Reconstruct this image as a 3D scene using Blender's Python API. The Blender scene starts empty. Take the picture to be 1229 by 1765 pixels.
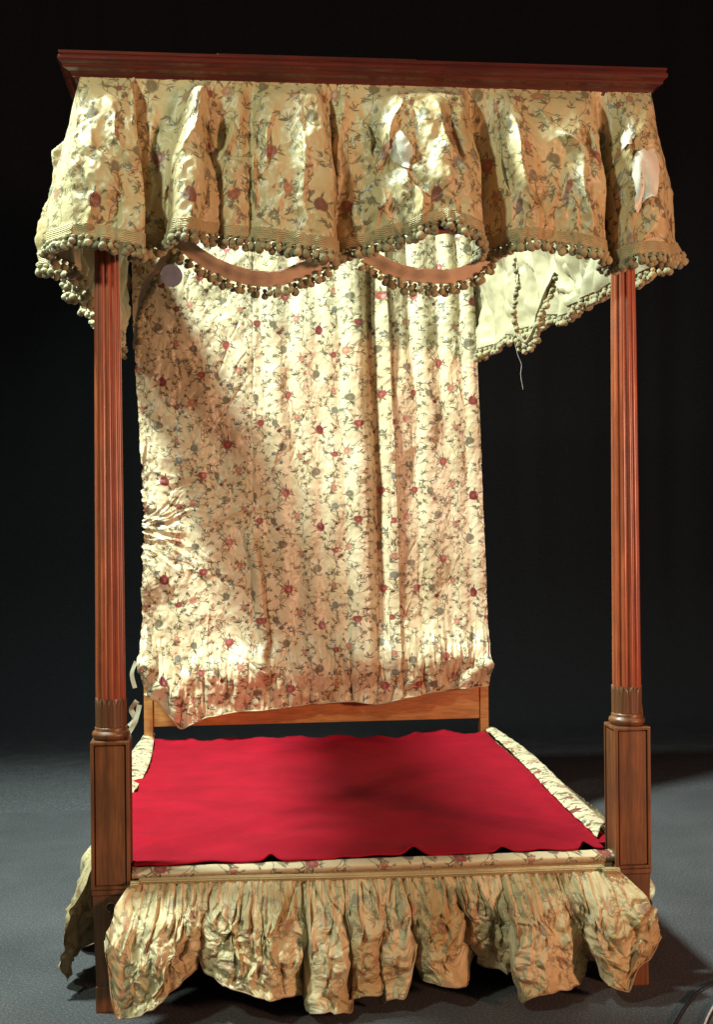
import bpy, bmesh, math, random
import numpy as np
from mathutils import Vector, Matrix

# ------------------------------------------------------------------ camera, world, lamps, exposure
scene = bpy.context.scene
C = scene.collection
CAM = np.array([-0.4206, -3.5129, 1.3523])
YAW, PITCH, ROLL, FPX = -0.1081, 0.0007, -0.0088, 2165.8      # focal length in photo pixels (1229 x 1765)
_c, _s = math.cos(YAW), math.sin(YAW)
FW = np.array([-_s * math.cos(PITCH), _c * math.cos(PITCH), math.sin(PITCH)])
_rt = np.array([_c, _s, 0.0]); _up = np.cross(_rt, FW)
RT = math.cos(ROLL) * _rt + math.sin(ROLL) * _up
UP = -math.sin(ROLL) * _rt + math.cos(ROLL) * _up
cam = bpy.data.cameras.new("camera")
cam.sensor_fit = 'VERTICAL'; cam.sensor_height = 24.0; cam.lens = FPX / 1765.0 * 24.0
cam.clip_start = 0.05; cam.clip_end = 60
camo = bpy.data.objects.new("camera", cam); C.objects.link(camo)
m = Matrix.Identity(4)
for i in range(3):
    m[i][0] = RT[i]; m[i][1] = UP[i]; m[i][2] = -FW[i]; m[i][3] = CAM[i]
camo.matrix_world = m
scene.camera = camo

world = bpy.data.worlds.new("World"); scene.world = world; world.use_nodes = True
world.node_tree.nodes["Background"].inputs[0].default_value = (0.92, 0.95, 1.0, 1)
world.node_tree.nodes["Background"].inputs[1].default_value = 0.06

def lamp(name, loc, aim, size, power, col, spread=180):
    l = bpy.data.lights.new(name, 'AREA'); l.shape = 'DISK'; l.size = size; l.energy = power; l.color = col
    l.spread = math.radians(spread)
    o = bpy.data.objects.new(name, l); C.objects.link(o); o.location = loc
    o.rotation_euler = (Vector(aim) - Vector(loc)).to_track_quat('-Z', 'Y').to_euler()
    return o
lamp("key_lamp_cool", (-2.15, 0.30, 5.0), (0.0, 1.3, 1.3), 0.55, 215, (0.78, 0.98, 0.94), 100)
lamp("side_lamp_cool", (-2.9, -2.3, 3.8), (0.0, 0.1, 1.6), 0.35, 98, (0.84, 1.0, 0.82))
lamp("flood_lamp_warm", (4.0, -3.9, 1.65), (0.0, 0.6, 1.3), 0.6, 235, (1.0, 0.53, 0.345))
scene.view_settings.view_transform = 'Standard'; scene.view_settings.look = 'None'
scene.view_settings.exposure = -0.08; scene.view_settings.gamma = 1.0
scene.cycles.use_denoising = True
scene.cycles.max_bounces = 6

W_HALF = 0.725; LEN = 1.95

def at(px, py, Y):
    """point on the plane y = Y behind a place in the photograph (used only to read sizes off the photo)"""
    d = FW * FPX + RT * (px - 614.5) + UP * (882.5 - py)
    t = (Y - CAM[1]) / d[1]
    return CAM + d * t

# ------------------------------------------------------------------ numpy noise helpers
def _hash(ix, iy, seed):
    n = (ix.astype(np.int64) * 374761393 + iy.astype(np.int64) * 668265263 + seed * 1442695041) & 0xffffffff
    n = ((n ^ (n >> 13)) * 1274126177) & 0xffffffff
    n = ((n ^ (n >> 16)) * 2246822519) & 0xffffffff
    return ((n ^ (n >> 15)) & 0xffffff) / float(0xffffff)
def gnoise(x, y, seed=0):
    ix = np.floor(x); iy = np.floor(y); fx = x - ix; fy = y - iy
    u = fx**3*(fx*(fx*6-15)+10); v = fy**3*(fy*(fy*6-15)+10)
    def g(dx, dy):
        a = _hash(ix+dx, iy+dy, seed) * 2*np.pi
        return np.cos(a)*(fx-dx) + np.sin(a)*(fy-dy)
    return 1.5*((g(0,0)*(1-u)+g(1,0)*u)*(1-v) + (g(0,1)*(1-u)+g(1,1)*u)*v)
def ridged(x, y, seed=0, octv=2):
    o = 0; a = 1.0
    for k in range(octv):
        o = o + a*(1-2.2*np.abs(gnoise(x, y, seed+k*17))); x, y = x*2.1+3.1, y*2.1-1.7; a *= 0.42
    return o
def vor(x, y, seed=0):
    ix = np.floor(x); iy = np.floor(y); best = np.full(x.shape, 9.0)
    for dx in (-1, 0, 1):
        for dy in (-1, 0, 1):
            cx = ix+dx+_hash(ix+dx, iy+dy, seed); cy = iy+dy+_hash(ix+dx, iy+dy, seed+5)
            best = np.minimum(best, np.hypot(x-cx, y-cy))
    return best
def crumple(x, y, seed=0):
    """sharp creases between soft facets, about -1..1"""
    wx = x + 0.35*gnoise(x*0.9, y*0.9, seed+31); wy = y + 0.35*gnoise(x*0.9+7, y*0.9, seed+32)
    return 1.3*(0.55-vor(wx, wy, seed)) + 0.5*(ridged(wx*0.8, wy*0.8, seed+3, 1)-0.45)
def crease(A, B, p0, p1, w, h, asym=0.35):
    """height of one sharp crease from p0 to p1 over coordinates A, B; steep on one side, easy on the other"""
    dx, dy = p1[0]-p0[0], p1[1]-p0[1]; L = math.hypot(dx, dy)+1e-9; dx /= L; dy /= L
    t = ((A-p0[0])*dx+(B-p0[1])*dy)/L; d = -(A-p0[0])*dy+(B-p0[1])*dx
    d = d+0.25*w*np.sin(t*9+p0[0])
    m = np.clip(1-np.abs(t-.5)*2, 0, 1)**.6
    return h*m*np.exp(-np.abs(d)/np.where(d > 0, w, w*asym))
def smooth(a, b, x):
    t = np.clip((x-a)/(b-a), 0, 1); return t*t*(3-2*t)
def catmull(xs, ys, q):
    xs = np.asarray(xs, float); ys = np.asarray(ys, float)
    m_ = np.gradient(ys, xs, axis=0) if ys.ndim == 1 else np.stack([np.gradient(ys[:, k], xs) for k in range(ys.shape[1])], 1)
    i = np.clip(np.searchsorted(xs, q)-1, 0, len(xs)-2); h = xs[i+1]-xs[i]; t = (q-xs[i])/h
    if ys.ndim > 1: h = h[:, None]; t = t[:, None]
    return ((2*t**3-3*t**2+1)*ys[i] + (t**3-2*t**2+t)*h*m_[i] + (-2*t**3+3*t**2)*ys[i+1] + (t**3-t**2)*h*m_[i+1])

# ------------------------------------------------------------------ materials
def mat(name):
    m = bpy.data.materials.new(name); m.use_nodes = True
    nt = m.node_tree; b = nt.nodes["Principled BSDF"]
    return m, nt, b
def N(nt, t, **kw):
    n = nt.nodes.new(t)
    for k, v in kw.items(): setattr(n, k, v)
    return n
def ramp(nt, fac, stops):
    r = N(nt, 'ShaderNodeValToRGB'); el = r.color_ramp.elements
    while len(el) < len(stops): el.new(0.5)
    for e, (p, c) in zip(el, stops): e.position = p; e.color = (*c, 1)
    nt.links.new(fac, r.inputs[0]); return r.outputs[0]
def noise(nt, vec, scale, detail=3, rough=0.55):
    n = N(nt, 'ShaderNodeTexNoise'); n.inputs['Scale'].default_value = scale
    n.inputs['Detail'].default_value = detail; n.inputs['Roughness'].default_value = rough
    nt.links.new(vec, n.inputs['Vector']); return n.outputs[0]
def mix(nt, fac, a, b, mode='MIX'):
    n = N(nt, 'ShaderNodeMix', data_type='RGBA', blend_type=mode)
    for sock, v in ((n.inputs[0], fac), (n.inputs[6], a), (n.inputs[7], b)):
        if isinstance(v, (int, float)): sock.default_value = v
        elif isinstance(v, tuple): sock.default_value = (*v, 1)
        else: nt.links.new(v, sock)
    return n.outputs[2]
def bump(nt, b, h, strength, dist):
    n = N(nt, 'ShaderNodeBump'); n.inputs['Strength'].default_value = strength; n.inputs['Distance'].default_value = dist
    nt.links.new(h, n.inputs['Height']); nt.links.new(n.outputs[0], b.inputs['Normal'])
def objvec(nt, scale=(1, 1, 1)):
    t = N(nt, 'ShaderNodeTexCoord'); mp = N(nt, 'ShaderNodeMapping'); mp.inputs['Scale'].default_value = scale
    nt.links.new(t.outputs['Object'], mp.inputs['Vector']); return mp.outputs[0]
def uvvec(nt, scale=(1, 1, 1)):
    t = N(nt, 'ShaderNodeTexCoord'); mp = N(nt, 'ShaderNodeMapping'); mp.inputs['Scale'].default_value = scale
    nt.links.new(t.outputs['UV'], mp.inputs['Vector']); return mp.outputs[0]

def wood(name, dark, light, scale=(26, 26, 1.6), rough=0.33, coat=0.25, wear=0.3):
    m, nt, b = mat(name)
    v = objvec(nt, scale)
    g = noise(nt, v, 1.0, 6, 0.6)
    col = ramp(nt, g, [(0.32, dark), (0.5, tuple((a+c)/2 for a, c in zip(dark, light))), (0.72, light)])
    fine = noise(nt, objvec(nt, tuple(k*7 for k in scale)), 1.0, 2)
    col = mix(nt, ramp(nt, fine, [(0.35, (0.55,)*3), (0.6, (1.0,)*3)]), (0, 0, 0), col, 'MULTIPLY') if False else mix(nt, 1.0, col, ramp(nt, fine, [(0.35, (0.78,)*3), (0.6, (1.05,)*3)]), 'MULTIPLY')
    w = noise(nt, objvec(nt, (7, 7, 5)), 1.0, 4)
    col = mix(nt, 1.0, col, ramp(nt, w, [(0.3, (1-wear,)*3), (0.65, (1.0+wear*0.4,)*3)]), 'MULTIPLY')
    nt.links.new(col, b.inputs['Base Color'])
    nt.links.new(ramp(nt, w, [(0.3, (rough+0.15,)*3), (0.7, (rough-0.05,)*3)]), b.inputs['Roughness'])
    b.inputs['Coat Weight'].default_value = coat; b.inputs['Coat Roughness'].default_value = 0.28
    bump(nt, b, fine, 0.25, 0.001)
    return m

# --- the floral print, drawn stroke by stroke into one repeat of the cloth
def make_print():
    S = 1024; rng = random.Random(11)
    img = np.empty((S, S, 3), np.float32); img[:] = (0.870, 0.800, 0.655)
    yy, xx = np.mgrid[0:S, 0:S]
    def blend(ix, iy, a, col):
        sub = img[np.ix_(iy, ix)]; img[np.ix_(iy, ix)] = sub*(1-a[..., None]) + np.asarray(col, np.float32)*a[..., None]
    def window(cx, cy, r):
        x0 = int(cx-r)-2; y0 = int(cy-r)-2; n = int(2*r)+5
        gx, gy = np.meshgrid(np.arange(x0, x0+n)+0.5, np.arange(y0, y0+n)+0.5)
        return (np.arange(x0, x0+n) % S), (np.arange(y0, y0+n) % S), gx-cx, gy-cy
    def leaf(cx, cy, ang, ln, wd, col, vein=True):
        ix, iy, x, y = window(cx, cy, ln+3)
        wd = wd*0.70
        c, s = math.cos(ang), math.sin(ang); u = (x*c+y*s)/ln; v = (-x*s+y*c)/wd
        prof = np.clip(np.sin(np.pi*np.clip(u, 0, 1)**0.8), 0, 1)**0.9
        a = np.clip((prof-np.abs(v))*wd*0.9, 0, 1)*(u > 0)*(u < 1)
        blend(ix, iy, a*0.86, col)
        half = a*(v > 0.08)
        blend(ix, iy, half*0.35, (0.60, 0.58, 0.42))
        if vein: blend(ix, iy, a*(np.abs(v*wd) < 0.9)*0.6, (0.25, 0.24, 0.17))
    def stroke(pts, w, col):
        for (x0, y0), (x1, y1) in zip(pts[:-1], pts[1:]):
            mx, my = (x0+x1)/2, (y0+y1)/2; r = math.hypot(x1-x0, y1-y0)/2+w+2
            ix, iy, x, y = window(mx, my, r); dx, dy = x1-x0, y1-y0; L2 = dx*dx+dy*dy+1e-6
            t = np.clip(((x+mx-x0)*dx+(y+my-y0)*dy)/L2, 0, 1)
            d = np.hypot(x+mx-x0-t*dx, y+my-y0-t*dy); blend(ix, iy, np.clip(w/2+0.5-d, 0, 1), col)
    def flower(cx, cy, R, cols, petals, rings, seed):
        ix, iy, x, y = window(cx, cy, R*1.2); r = np.hypot(x, y)/R; th = np.arctan2(y, x)
        wob = 1+0.06*np.sin(2*th+seed)+0.05*np.sin(3*th+seed*2.3)
        r = r/wob
        for k in range(rings):
            rr = 1.0-k/rings*0.84; ph = seed*1.7+k*1.9; n = petals if k < 2 else max(4, petals-k)
            lob = np.abs(np.sin(n*(th+ph+0.5*np.sin(th+seed))/2))
            edge = rr*(0.87+0.13*lob**0.6)
            a = np.clip((edge-r)*R*0.6, 0, 1)
            shade = np.clip((r-edge+0.30)/0.30, 0, 1)
            c0, c1 = np.asarray(cols[k % 4]), np.asarray(cols[(k+1) % 4])
            col = c0+(c1-c0)*(0.15+0.85*shade)[..., None]
            sub = img[np.ix_(iy, ix)]; img[np.ix_(iy, ix)] = sub*(1-a[..., None])+col*a[..., None]
            ring = np.clip(1-np.abs(edge-r)*R*0.40, 0, 1)+np.clip(1-lob*R*rr*0.09, 0, 1)*a*(r > rr*0.35)
            blend(ix, iy, np.clip(ring, 0, 1)*0.55, cols[-1])
    GR = [(0.36, 0.33, 0.25), (0.41, 0.37, 0.27), (0.32, 0.31, 0.26), (0.47, 0.41, 0.29), (0.39, 0.38, 0.35), (0.52, 0.44, 0.31)]
    ST = (0.42, 0.34, 0.23)
    ROSE = [(0.62, 0.30, 0.27), (0.78, 0.52, 0.43), (0.52, 0.19, 0.19), (0.71, 0.40, 0.35), (0.38, 0.15, 0.14)]
    DEEP = [(0.50, 0.21, 0.20), (0.66, 0.37, 0.32), (0.42, 0.14, 0.15), (0.58, 0.28, 0.26), (0.30, 0.11, 0.11)]
    PALE = [(0.78, 0.56, 0.46), (0.85, 0.70, 0.55), (0.70, 0.42, 0.36), (0.81, 0.60, 0.48), (0.56, 0.33, 0.27)]
    DAHL = [(0.52, 0.48, 0.38), (0.64, 0.58, 0.45), (0.42, 0.39, 0.32), (0.58, 0.51, 0.40), (0.29, 0.27, 0.22)]
    BLUE = [(0.56, 0.55, 0.50), (0.70, 0.67, 0.58), (0.46, 0.46, 0.44), (0.62, 0.6, 0.52), (0.32, 0.32, 0.31)]
    def cluster(x, y, ang, n, ln):
        for k in range(n):
            a = ang+(k-(n-1)/2)*rng.uniform(0.42, 0.72)+rng.uniform(-.15, .15)
            l = ln*rng.uniform(0.6, 1.2)
            leaf(x+rng.uniform(-4, 4), y+rng.uniform(-4, 4), a, l, l*rng.uniform(0.12, 0.21), rng.choice(GR), l > 34)
    def sprig(x, y, ang, ln):
        pts = [(x, y)]; a = ang; curl = rng.uniform(-0.24, 0.24); n = max(3, int(ln/18))
        for k in range(n):
            a += curl+rng.uniform(-.18, .18); x += 18*math.cos(a); y += 18*math.sin(a); pts.append((x, y))
            if k and rng.random() < 0.78:
                side = rng.choice((-1, 1)); leaf(x, y, a+side*rng.uniform(.5, 1.15), rng.uniform(24, 52), rng.uniform(5, 9), rng.choice(GR), False)
        stroke(pts, rng.uniform(2.6, 3.8), ST)
        t = rng.random()
        if t < 0.55: cluster(x, y, a, rng.choice((3, 3, 4, 5)), rng.uniform(36, 62))
        elif t < 0.8:
            flower(x, y, rng.uniform(13, 20), rng.choice((PALE, DAHL, DEEP, BLUE, DAHL)), 5, 3, rng.random()*6)
        else:
            for q in range(3): leaf(x, y, a+(q-1)*.45, 26, 7, (0.52, 0.30, 0.24), False)
    for x0, amp, ph in ((120, 60, 0.3), (400, 55, 2.2), (650, 60, 4.0), (900, 52, 5.5)):
        pts = []
        for k in range(0, S+1, 16):
            q = k/S*2*math.pi
            pts.append((x0+amp*math.sin(2*q+ph)+22*math.sin(5*q+ph*2), k))
        stroke(pts, 4.0, ST)
        for k in range(2, len(pts)-1, 4):
            (xa, ya), (xb, yb) = pts[k], pts[k+1]; base = math.atan2(yb-ya, xb-xa)
            sprig(xa, ya, base+rng.choice((-1, 1))*rng.uniform(0.6, 1.3), rng.uniform(50, 130))
            if rng.random() < 0.6: cluster(xa, ya, base+rng.choice((-1, 1))*1.2, 3, rng.uniform(34, 60))
    for k in range(90):
        x, y = rng.uniform(0, S), rng.uniform(0, S)
        if rng.random() < 0.6: cluster(x, y, rng.uniform(0, 6.28), rng.choice((3, 4, 5)), rng.uniform(22, 46))
        else: sprig(x, y, rng.uniform(0, 6.28), 60)
    spots = [(190, 120, 62, ROSE, 7), (500, 330, 60, DAHL, 15), (860, 90, 56, DAHL, 17), (150, 590, 56, DAHL, 15),
             (530, 770, 64, DEEP, 7), (830, 560, 54, PALE, 7), (300, 900, 48, PALE, 6), (690, 520, 42, ROSE, 6),
             (930, 840, 54, ROSE, 7), (340, 490, 40, PALE, 6), (690, 985, 50, BLUE, 14), (60, 840, 44, DAHL, 13), (680, 170, 40, PALE, 6)]
    for q, (x, y, R, cols, n) in enumerate(spots):
        for k in range(5 if n < 10 else 2):
            a = k*1.26+q+rng.uniform(-.3, .3); leaf(x+R*.7*math.cos(a), y+R*.7*math.sin(a), a+rng.uniform(-.5, .5), R*rng.uniform(.7, 1.2), R*.20, rng.choice(GR))
        flower(x, y, R*0.76, cols, n, 5 if n < 10 else 4, q)
    f = 0.5+0.5*np.sin(xx*2*np.pi/1024*96)*0.12      # faint woven stripe
    img *= (0.94+0.12*f)[..., None]
    im = bpy.data.images.new("floral_print", S, S, alpha=False)
    px = np.ones((S, S, 4), np.float32); px[..., :3] = np.clip(img, 0, 1)
    im.pixels.foreach_set(px.ravel()); im.update(); im.pack()
    return im
PRINT = make_print()

def floral(name, repeat, tint=(1, 1, 1), fade=0.0, fadecol=(0.55, 0.42, 0.2), rough=0.42, dirt=0.25, wrinkle=0.5, off=(0, 0), sheen=0.15):
    m, nt, b = mat(name)
    t = N(nt, 'ShaderNodeTexCoord'); mp = N(nt, 'ShaderNodeMapping')
    mp.inputs['Scale'].default_value = (1/repeat, 1/repeat, 1); mp.inputs['Location'].default_value = (*off, 0)
    nt.links.new(t.outputs['UV'], mp.inputs['Vector'])
    ti = N(nt, 'ShaderNodeTexImage'); ti.image = PRINT; ti.interpolation = 'Cubic'
    nt.links.new(mp.outputs[0], ti.inputs['Vector'])
    col = ti.outputs['Color']
    if fade: col = mix(nt, fade, col, fadecol)
    col = mix(nt, 1.0, col, tint, 'MULTIPLY')
    d = noise(nt, t.outputs['UV'], 3.1, 5, 0.6)
    col = mix(nt, 1.0, col, ramp(nt, d, [(0.35, (1.0-dirt, 1.0-dirt*1.2, 1.0-dirt*1.6)), (0.6, (1, 1, 1))]), 'MULTIPLY')
    nt.links.new(col, b.inputs['Base Color'])
    b.inputs['Roughness'].default_value = rough
    b.inputs['Sheen Weight'].default_value = sheen; b.inputs['Sheen Roughness'].default_value = 0.4
    b.inputs['Specular IOR Level'].default_value = 0.55
    w1 = noise(nt, t.outputs['UV'], 34, 4, 0.6)
    weave = noise(nt, uvvec(nt, (900, 260, 1)), 1.0, 1)
    add = N(nt, 'ShaderNodeMath', operation='MULTIPLY_ADD'); add.inputs[1].default_value = 0.05
    nt.links.new(weave, add.inputs[0]); nt.links.new(w1, add.inputs[2])
    bump(nt, b, add.outputs[0], wrinkle, 0.008)
    return m

M = {}
M['curtain'] = floral('floral_curtain_cloth', 0.42, rough=0.36, dirt=0.22, wrinkle=0.30, off=(0.1, 0.2))
M['valance'] = floral('floral_valance_cloth', 0.45, tint=(0.86, 0.82, 0.65), fade=0.14, fadecol=(0.74, 0.64, 0.44), rough=0.45, dirt=0.25, wrinkle=0.35, off=(0.37, 0.62))
M['skirt'] = floral('faded_floral_skirt_cloth', 0.46, tint=(0.94, 0.89, 0.75), fade=0.42, fadecol=(0.72, 0.62, 0.42), rough=0.52, dirt=0.45, wrinkle=0.5, off=(0.2, 0.1))
M['strip'] = floral('pale_floral_strip_cloth', 0.42, tint=(0.98, 0.98, 0.95), rough=0.5, dirt=0.15, wrinkle=0.4, off=(0.6, 0.1))
def plain_cloth(name, col, rough=0.6, ribs=0, noisecol=0.2, bumps=0.3, spec=0.3, sheen=0.1):
    m, nt, b = mat(name)
    t = N(nt, 'ShaderNodeTexCoord')
    n = noise(nt, t.outputs['Object'], 14, 5)
    c = mix(nt, 1.0, col, ramp(nt, n, [(0.3, (1-noisecol,)*3), (0.65, (1.08,)*3)]), 'MULTIPLY')
    nt.links.new(c, b.inputs['Base Color']); b.inputs['Roughness'].default_value = rough
    b.inputs['Specular IOR Level'].default_value = spec; b.inputs['Sheen Weight'].default_value = sheen
    h = noise(nt, t.outputs['Object'], 160, 3)
    if ribs:
        wv = N(nt, 'ShaderNodeTexWave'); wv.inputs['Scale'].default_value = ribs; nt.links.new(t.outputs['UV'], wv.inputs['Vector'])
        wv.bands_direction = 'Y'; h = wv.outputs[1]
    bump(nt, b, h, bumps, 0.003)
    return m
M['lining'] = plain_cloth('cream_lining', (0.45, 0.38, 0.22), 0.5, 0, 0.15, 0.3)
M['flap'] = plain_cloth('pale_torn_silk', (0.74, 0.68, 0.54), 0.4, 0, 0.12, 0.3, 0.5, 0.1)
M['tape'] = plain_cloth('cream_braid_tape', (0.55, 0.42, 0.20), 0.55, 60, 0.2, 0.8)
M['swag_tape'] = plain_cloth('salmon_braid_tape', (0.86, 0.62, 0.40), 0.55, 90, 0.2, 0.6)
M['ribbon'] = plain_cloth('cotton_tie', (0.42, 0.36, 0.24), 0.7)
M['bobble'] = plain_cloth('silk_bobble', (0.36, 0.30, 0.14), 0.62, 0, 0.35, 1.0, 0.3, 0.5)
_nt = M['bobble'].node_tree; _b = _nt.nodes['Principled BSDF']
_oi = N(_nt, 'ShaderNodeObjectInfo'); _src = _b.inputs['Base Color'].links[0].from_socket
_nt.links.new(mix(_nt, 1.0, _src, ramp(_nt, _oi.outputs['Random'], [(0.0, (0.62, 0.58, 0.5)), (0.5, (1, 1, 1)), (1.0, (1.3, 1.28, 1.2))]), 'MULTIPLY'), _b.inputs['Base Color'])
M['hem_thread'] = plain_cloth('thread', (0.5, 0.45, 0.36), 0.7)

def red_felt():
    m, nt, b = mat('red_felt')
    t = N(nt, 'ShaderNodeTexCoord')
    n = noise(nt, t.outputs['Object'], 5, 5); f = noise(nt, t.outputs['Object'], 420, 2)
    c = mix(nt, 1.0, (0.35, 0.004, 0.016), ramp(nt, n, [(0.3, (0.78,)*3), (0.7, (1.08,)*3)]), 'MULTIPLY')
    c = mix(nt, 1.0, c, ramp(nt, f, [(0.3, (0.8,)*3), (0.7, (1.12,)*3)]), 'MULTIPLY')
    v = N(nt, 'ShaderNodeTexVoronoi'); v.inputs['Scale'].default_value = 9; nt.links.new(t.outputs['Object'], v.inputs['Vector'])
    lint = ramp(nt, v.outputs['Distance'], [(0.0, (1,)*3), (0.022, (1,)*3), (0.03, (0,)*3)])
    wn = N(nt, 'ShaderNodeSeparateColor'); nt.links.new(v.outputs['Color'], wn.inputs[0])
    pick = N(nt, 'ShaderNodeMath', operation='GREATER_THAN'); pick.inputs[1].default_value = 0.86; nt.links.new(wn.outputs[0], pick.inputs[0])
    fac = N(nt, 'ShaderNodeMath', operation='MULTIPLY'); nt.links.new(lint, fac.inputs[0]); nt.links.new(pick.outputs[0], fac.inputs[1])
    c = mix(nt, fac.outputs[0], c, (0.6, 0.4, 0.36))
    nt.links.new(c, b.inputs['Base Color']); b.inputs['Roughness'].default_value = 0.9
    b.inputs['Specular IOR Level'].default_value = 0.15
    b.inputs['Sheen Weight'].default_value = 0.06; b.inputs['Sheen Tint'].default_value = (0.8, 0.05, 0.1, 1)
    bump(nt, b, f, 0.5, 0.002)
    return m
M['red'] = red_felt()
M['mahogany'] = wood('reeded_mahogany', (0.26, 0.045, 0.016), (0.54, 0.135, 0.045), rough=0.30, coat=0.4)
M['cornice'] = wood('polished_mahogany', (0.075, 0.010, 0.006), (0.150, 0.026, 0.012), (2.0, 2.0, 40), 0.24, 0.6)
M['pedestal'] = wood('brown_mahogany', (0.10, 0.036, 0.013), (0.28, 0.105, 0.034), rough=0.42, coat=0.12, wear=0.45)
M['pine'] = wood('varnished_pine', (0.50, 0.19, 0.045), (0.66, 0.30, 0.085), (2.2, 20, 20), 0.4, 0.2, 0.15)
M['pale_pine'] = wood('bare_pine', (0.42, 0.27, 0.10), (0.58, 0.40, 0.17), (2.2, 20, 20), 0.6, 0.0, 0.2)
def simple(name, col, rough=0.5, metal=0.0):
    m, nt, b = mat(name)
    n = noise(nt, objvec(nt), 60, 3)
    nt.links.new(mix(nt, 1.0, col, ramp(nt, n, [(0.3, (0.75,)*3), (0.7, (1.1,)*3)]), 'MULTIPLY'), b.inputs['Base Color'])
    b.inputs['Roughness'].default_value = rough; b.inputs['Metallic'].default_value = metal
    return m
M['hole'] = simple('dark_bolt', (0.012, 0.008, 0.006), 0.6)
M['cable_black'] = simple('black_rubber', (0.012, 0.012, 0.014), 0.5)
M['cable_white'] = simple('white_rubber', (0.6, 0.6, 0.6), 0.5)
M['tag'] = simple('grey_tissue_card', (0.34, 0.38, 0.48), 0.9)
M['tag'].node_tree.nodes['Principled BSDF'].inputs['Transmission Weight'].default_value = 0.35
M['tag'].node_tree.nodes['Principled BSDF'].inputs['Specular IOR Level'].default_value = 0.1
M['strap'] = plain_cloth('olive_webbing', (0.16, 0.12, 0.025), 0.7)
def floor_mat():
    m, nt, b = mat('grey_carpet')
    t = N(nt, 'ShaderNodeTexCoord')
    f = noise(nt, t.outputs['Object'], 150, 4, 0.75); g = noise(nt, t.outputs['Object'], 2.2, 4)
    c = ramp(nt, f, [(0.3, (0.044, 0.0425, 0.043)), (0.55, (0.092, 0.089, 0.090)), (0.75, (0.24, 0.235, 0.235))])
    c = mix(nt, 1.0, c, ramp(nt, g, [(0.3, (0.75,)*3), (0.7, (1.1,)*3)]), 'MULTIPLY')
    nt.links.new(c, b.inputs['Base Color']); b.inputs['Roughness'].default_value = 0.95
    b.inputs['Specular IOR Level'].default_value = 0.1
    bump(nt, b, f, 0.6, 0.004)
    return m
M['floor'] = floor_mat()
def drape_mat():
    m, nt, b = mat('black_drape_painted_falloff')
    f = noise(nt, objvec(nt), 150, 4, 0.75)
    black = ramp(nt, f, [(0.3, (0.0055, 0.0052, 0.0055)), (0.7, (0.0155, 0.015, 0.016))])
    floor_tone = ramp(nt, f, [(0.3, (0.044, 0.0425, 0.043)), (0.55, (0.092, 0.089, 0.090)), (0.75, (0.24, 0.235, 0.235))])
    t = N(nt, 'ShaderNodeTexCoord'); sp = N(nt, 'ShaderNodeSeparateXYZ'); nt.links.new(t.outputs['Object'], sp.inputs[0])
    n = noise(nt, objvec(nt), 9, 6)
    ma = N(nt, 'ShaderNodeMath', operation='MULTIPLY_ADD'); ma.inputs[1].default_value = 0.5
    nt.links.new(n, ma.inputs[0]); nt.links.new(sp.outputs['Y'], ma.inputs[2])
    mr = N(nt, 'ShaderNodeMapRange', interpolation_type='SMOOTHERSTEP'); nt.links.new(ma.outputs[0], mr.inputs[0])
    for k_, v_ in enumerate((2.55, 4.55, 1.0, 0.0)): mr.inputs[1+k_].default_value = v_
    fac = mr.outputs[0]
    nt.links.new(mix(nt, fac, black, floor_tone), b.inputs['Base Color'])  # light falloff painted into the base colour: carpet grey fading to black towards the back
    b.inputs['Roughness'].default_value = 0.95; b.inputs['Specular IOR Level'].default_value = 0.05
    bump(nt, b, f, 0.5, 0.004)
    return m
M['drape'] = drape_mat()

# ------------------------------------------------------------------ object helpers
def empty(name, loc, label, cat, group=None):
    o = bpy.data.objects.new(name, None); C.objects.link(o); o.location = loc
    o.empty_display_size = 0.1
    o['label'] = label; o['category'] = cat
    if group: o['group'] = group
    return o
def link(name, me, material, parent=None):
    o = bpy.data.objects.new(name, me); C.objects.link(o)
    if material and not me.materials: me.materials.append(M[material])
    if parent is not None:
        o.parent = parent
        q = parent; off = Vector(parent.location)
        while q.parent: q = q.parent; off += Vector(q.location)
        o.location = -off
    return o
def tag(o, label, cat, group=None):
    o['label'] = label; o['category'] = cat
    if group: o['group'] = group
    return o
def grid_mesh(name, P, UV=None, smooth_=True, closed_u=False):
    """P: (nv, nu, 3) array -> mesh; UV in metres along the cloth"""
    nv, nu = P.shape[:2]
    idx = np.arange(nv*nu).reshape(nv, nu)
    if closed_u: idx = np.concatenate([idx, idx[:, :1]], 1)
    q = np.stack([idx[:-1, :-1], idx[1:, :-1], idx[1:, 1:], idx[:-1, 1:]], -1).reshape(-1, 4)
    me = bpy.data.meshes.new(name)
    me.vertices.add(nv*nu); me.vertices.foreach_set('co', P.reshape(-1).astype(np.float32))
    me.loops.add(q.size); me.loops.foreach_set('vertex_index', q.ravel().astype(np.int32))
    me.polygons.add(len(q)); me.polygons.foreach_set('loop_start', np.arange(0, q.size, 4, dtype=np.int32))
    me.polygons.foreach_set('use_smooth', np.full(len(q), smooth_))
    if UV is not None:
        uvl = me.uv_layers.new(name='UVMap'); uvl.data.foreach_set('uv', UV.reshape(-1, 2)[q.ravel()].ravel().astype(np.float32))
    me.update(calc_edges=True); me.validate()
    return me
def normals(P):
    du = np.gradient(P, axis=1); dv = np.gradient(P, axis=0)
    n = np.cross(du, dv); return n/(np.linalg.norm(n, axis=2, keepdims=True)+1e-9)
def arc_uv(P, vlen=None):
    mid = P[int(P.shape[0]*0.6)]
    u = np.concatenate([[0], np.cumsum(np.linalg.norm(np.diff(mid, axis=0), axis=1))])
    d = np.linalg.norm(np.diff(P, axis=0), axis=2); v = np.concatenate([np.zeros((1, P.shape[1])), np.cumsum(d, 0)], 0)
    return np.stack([np.broadcast_to(u, v.shape), -v], -1)
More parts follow.
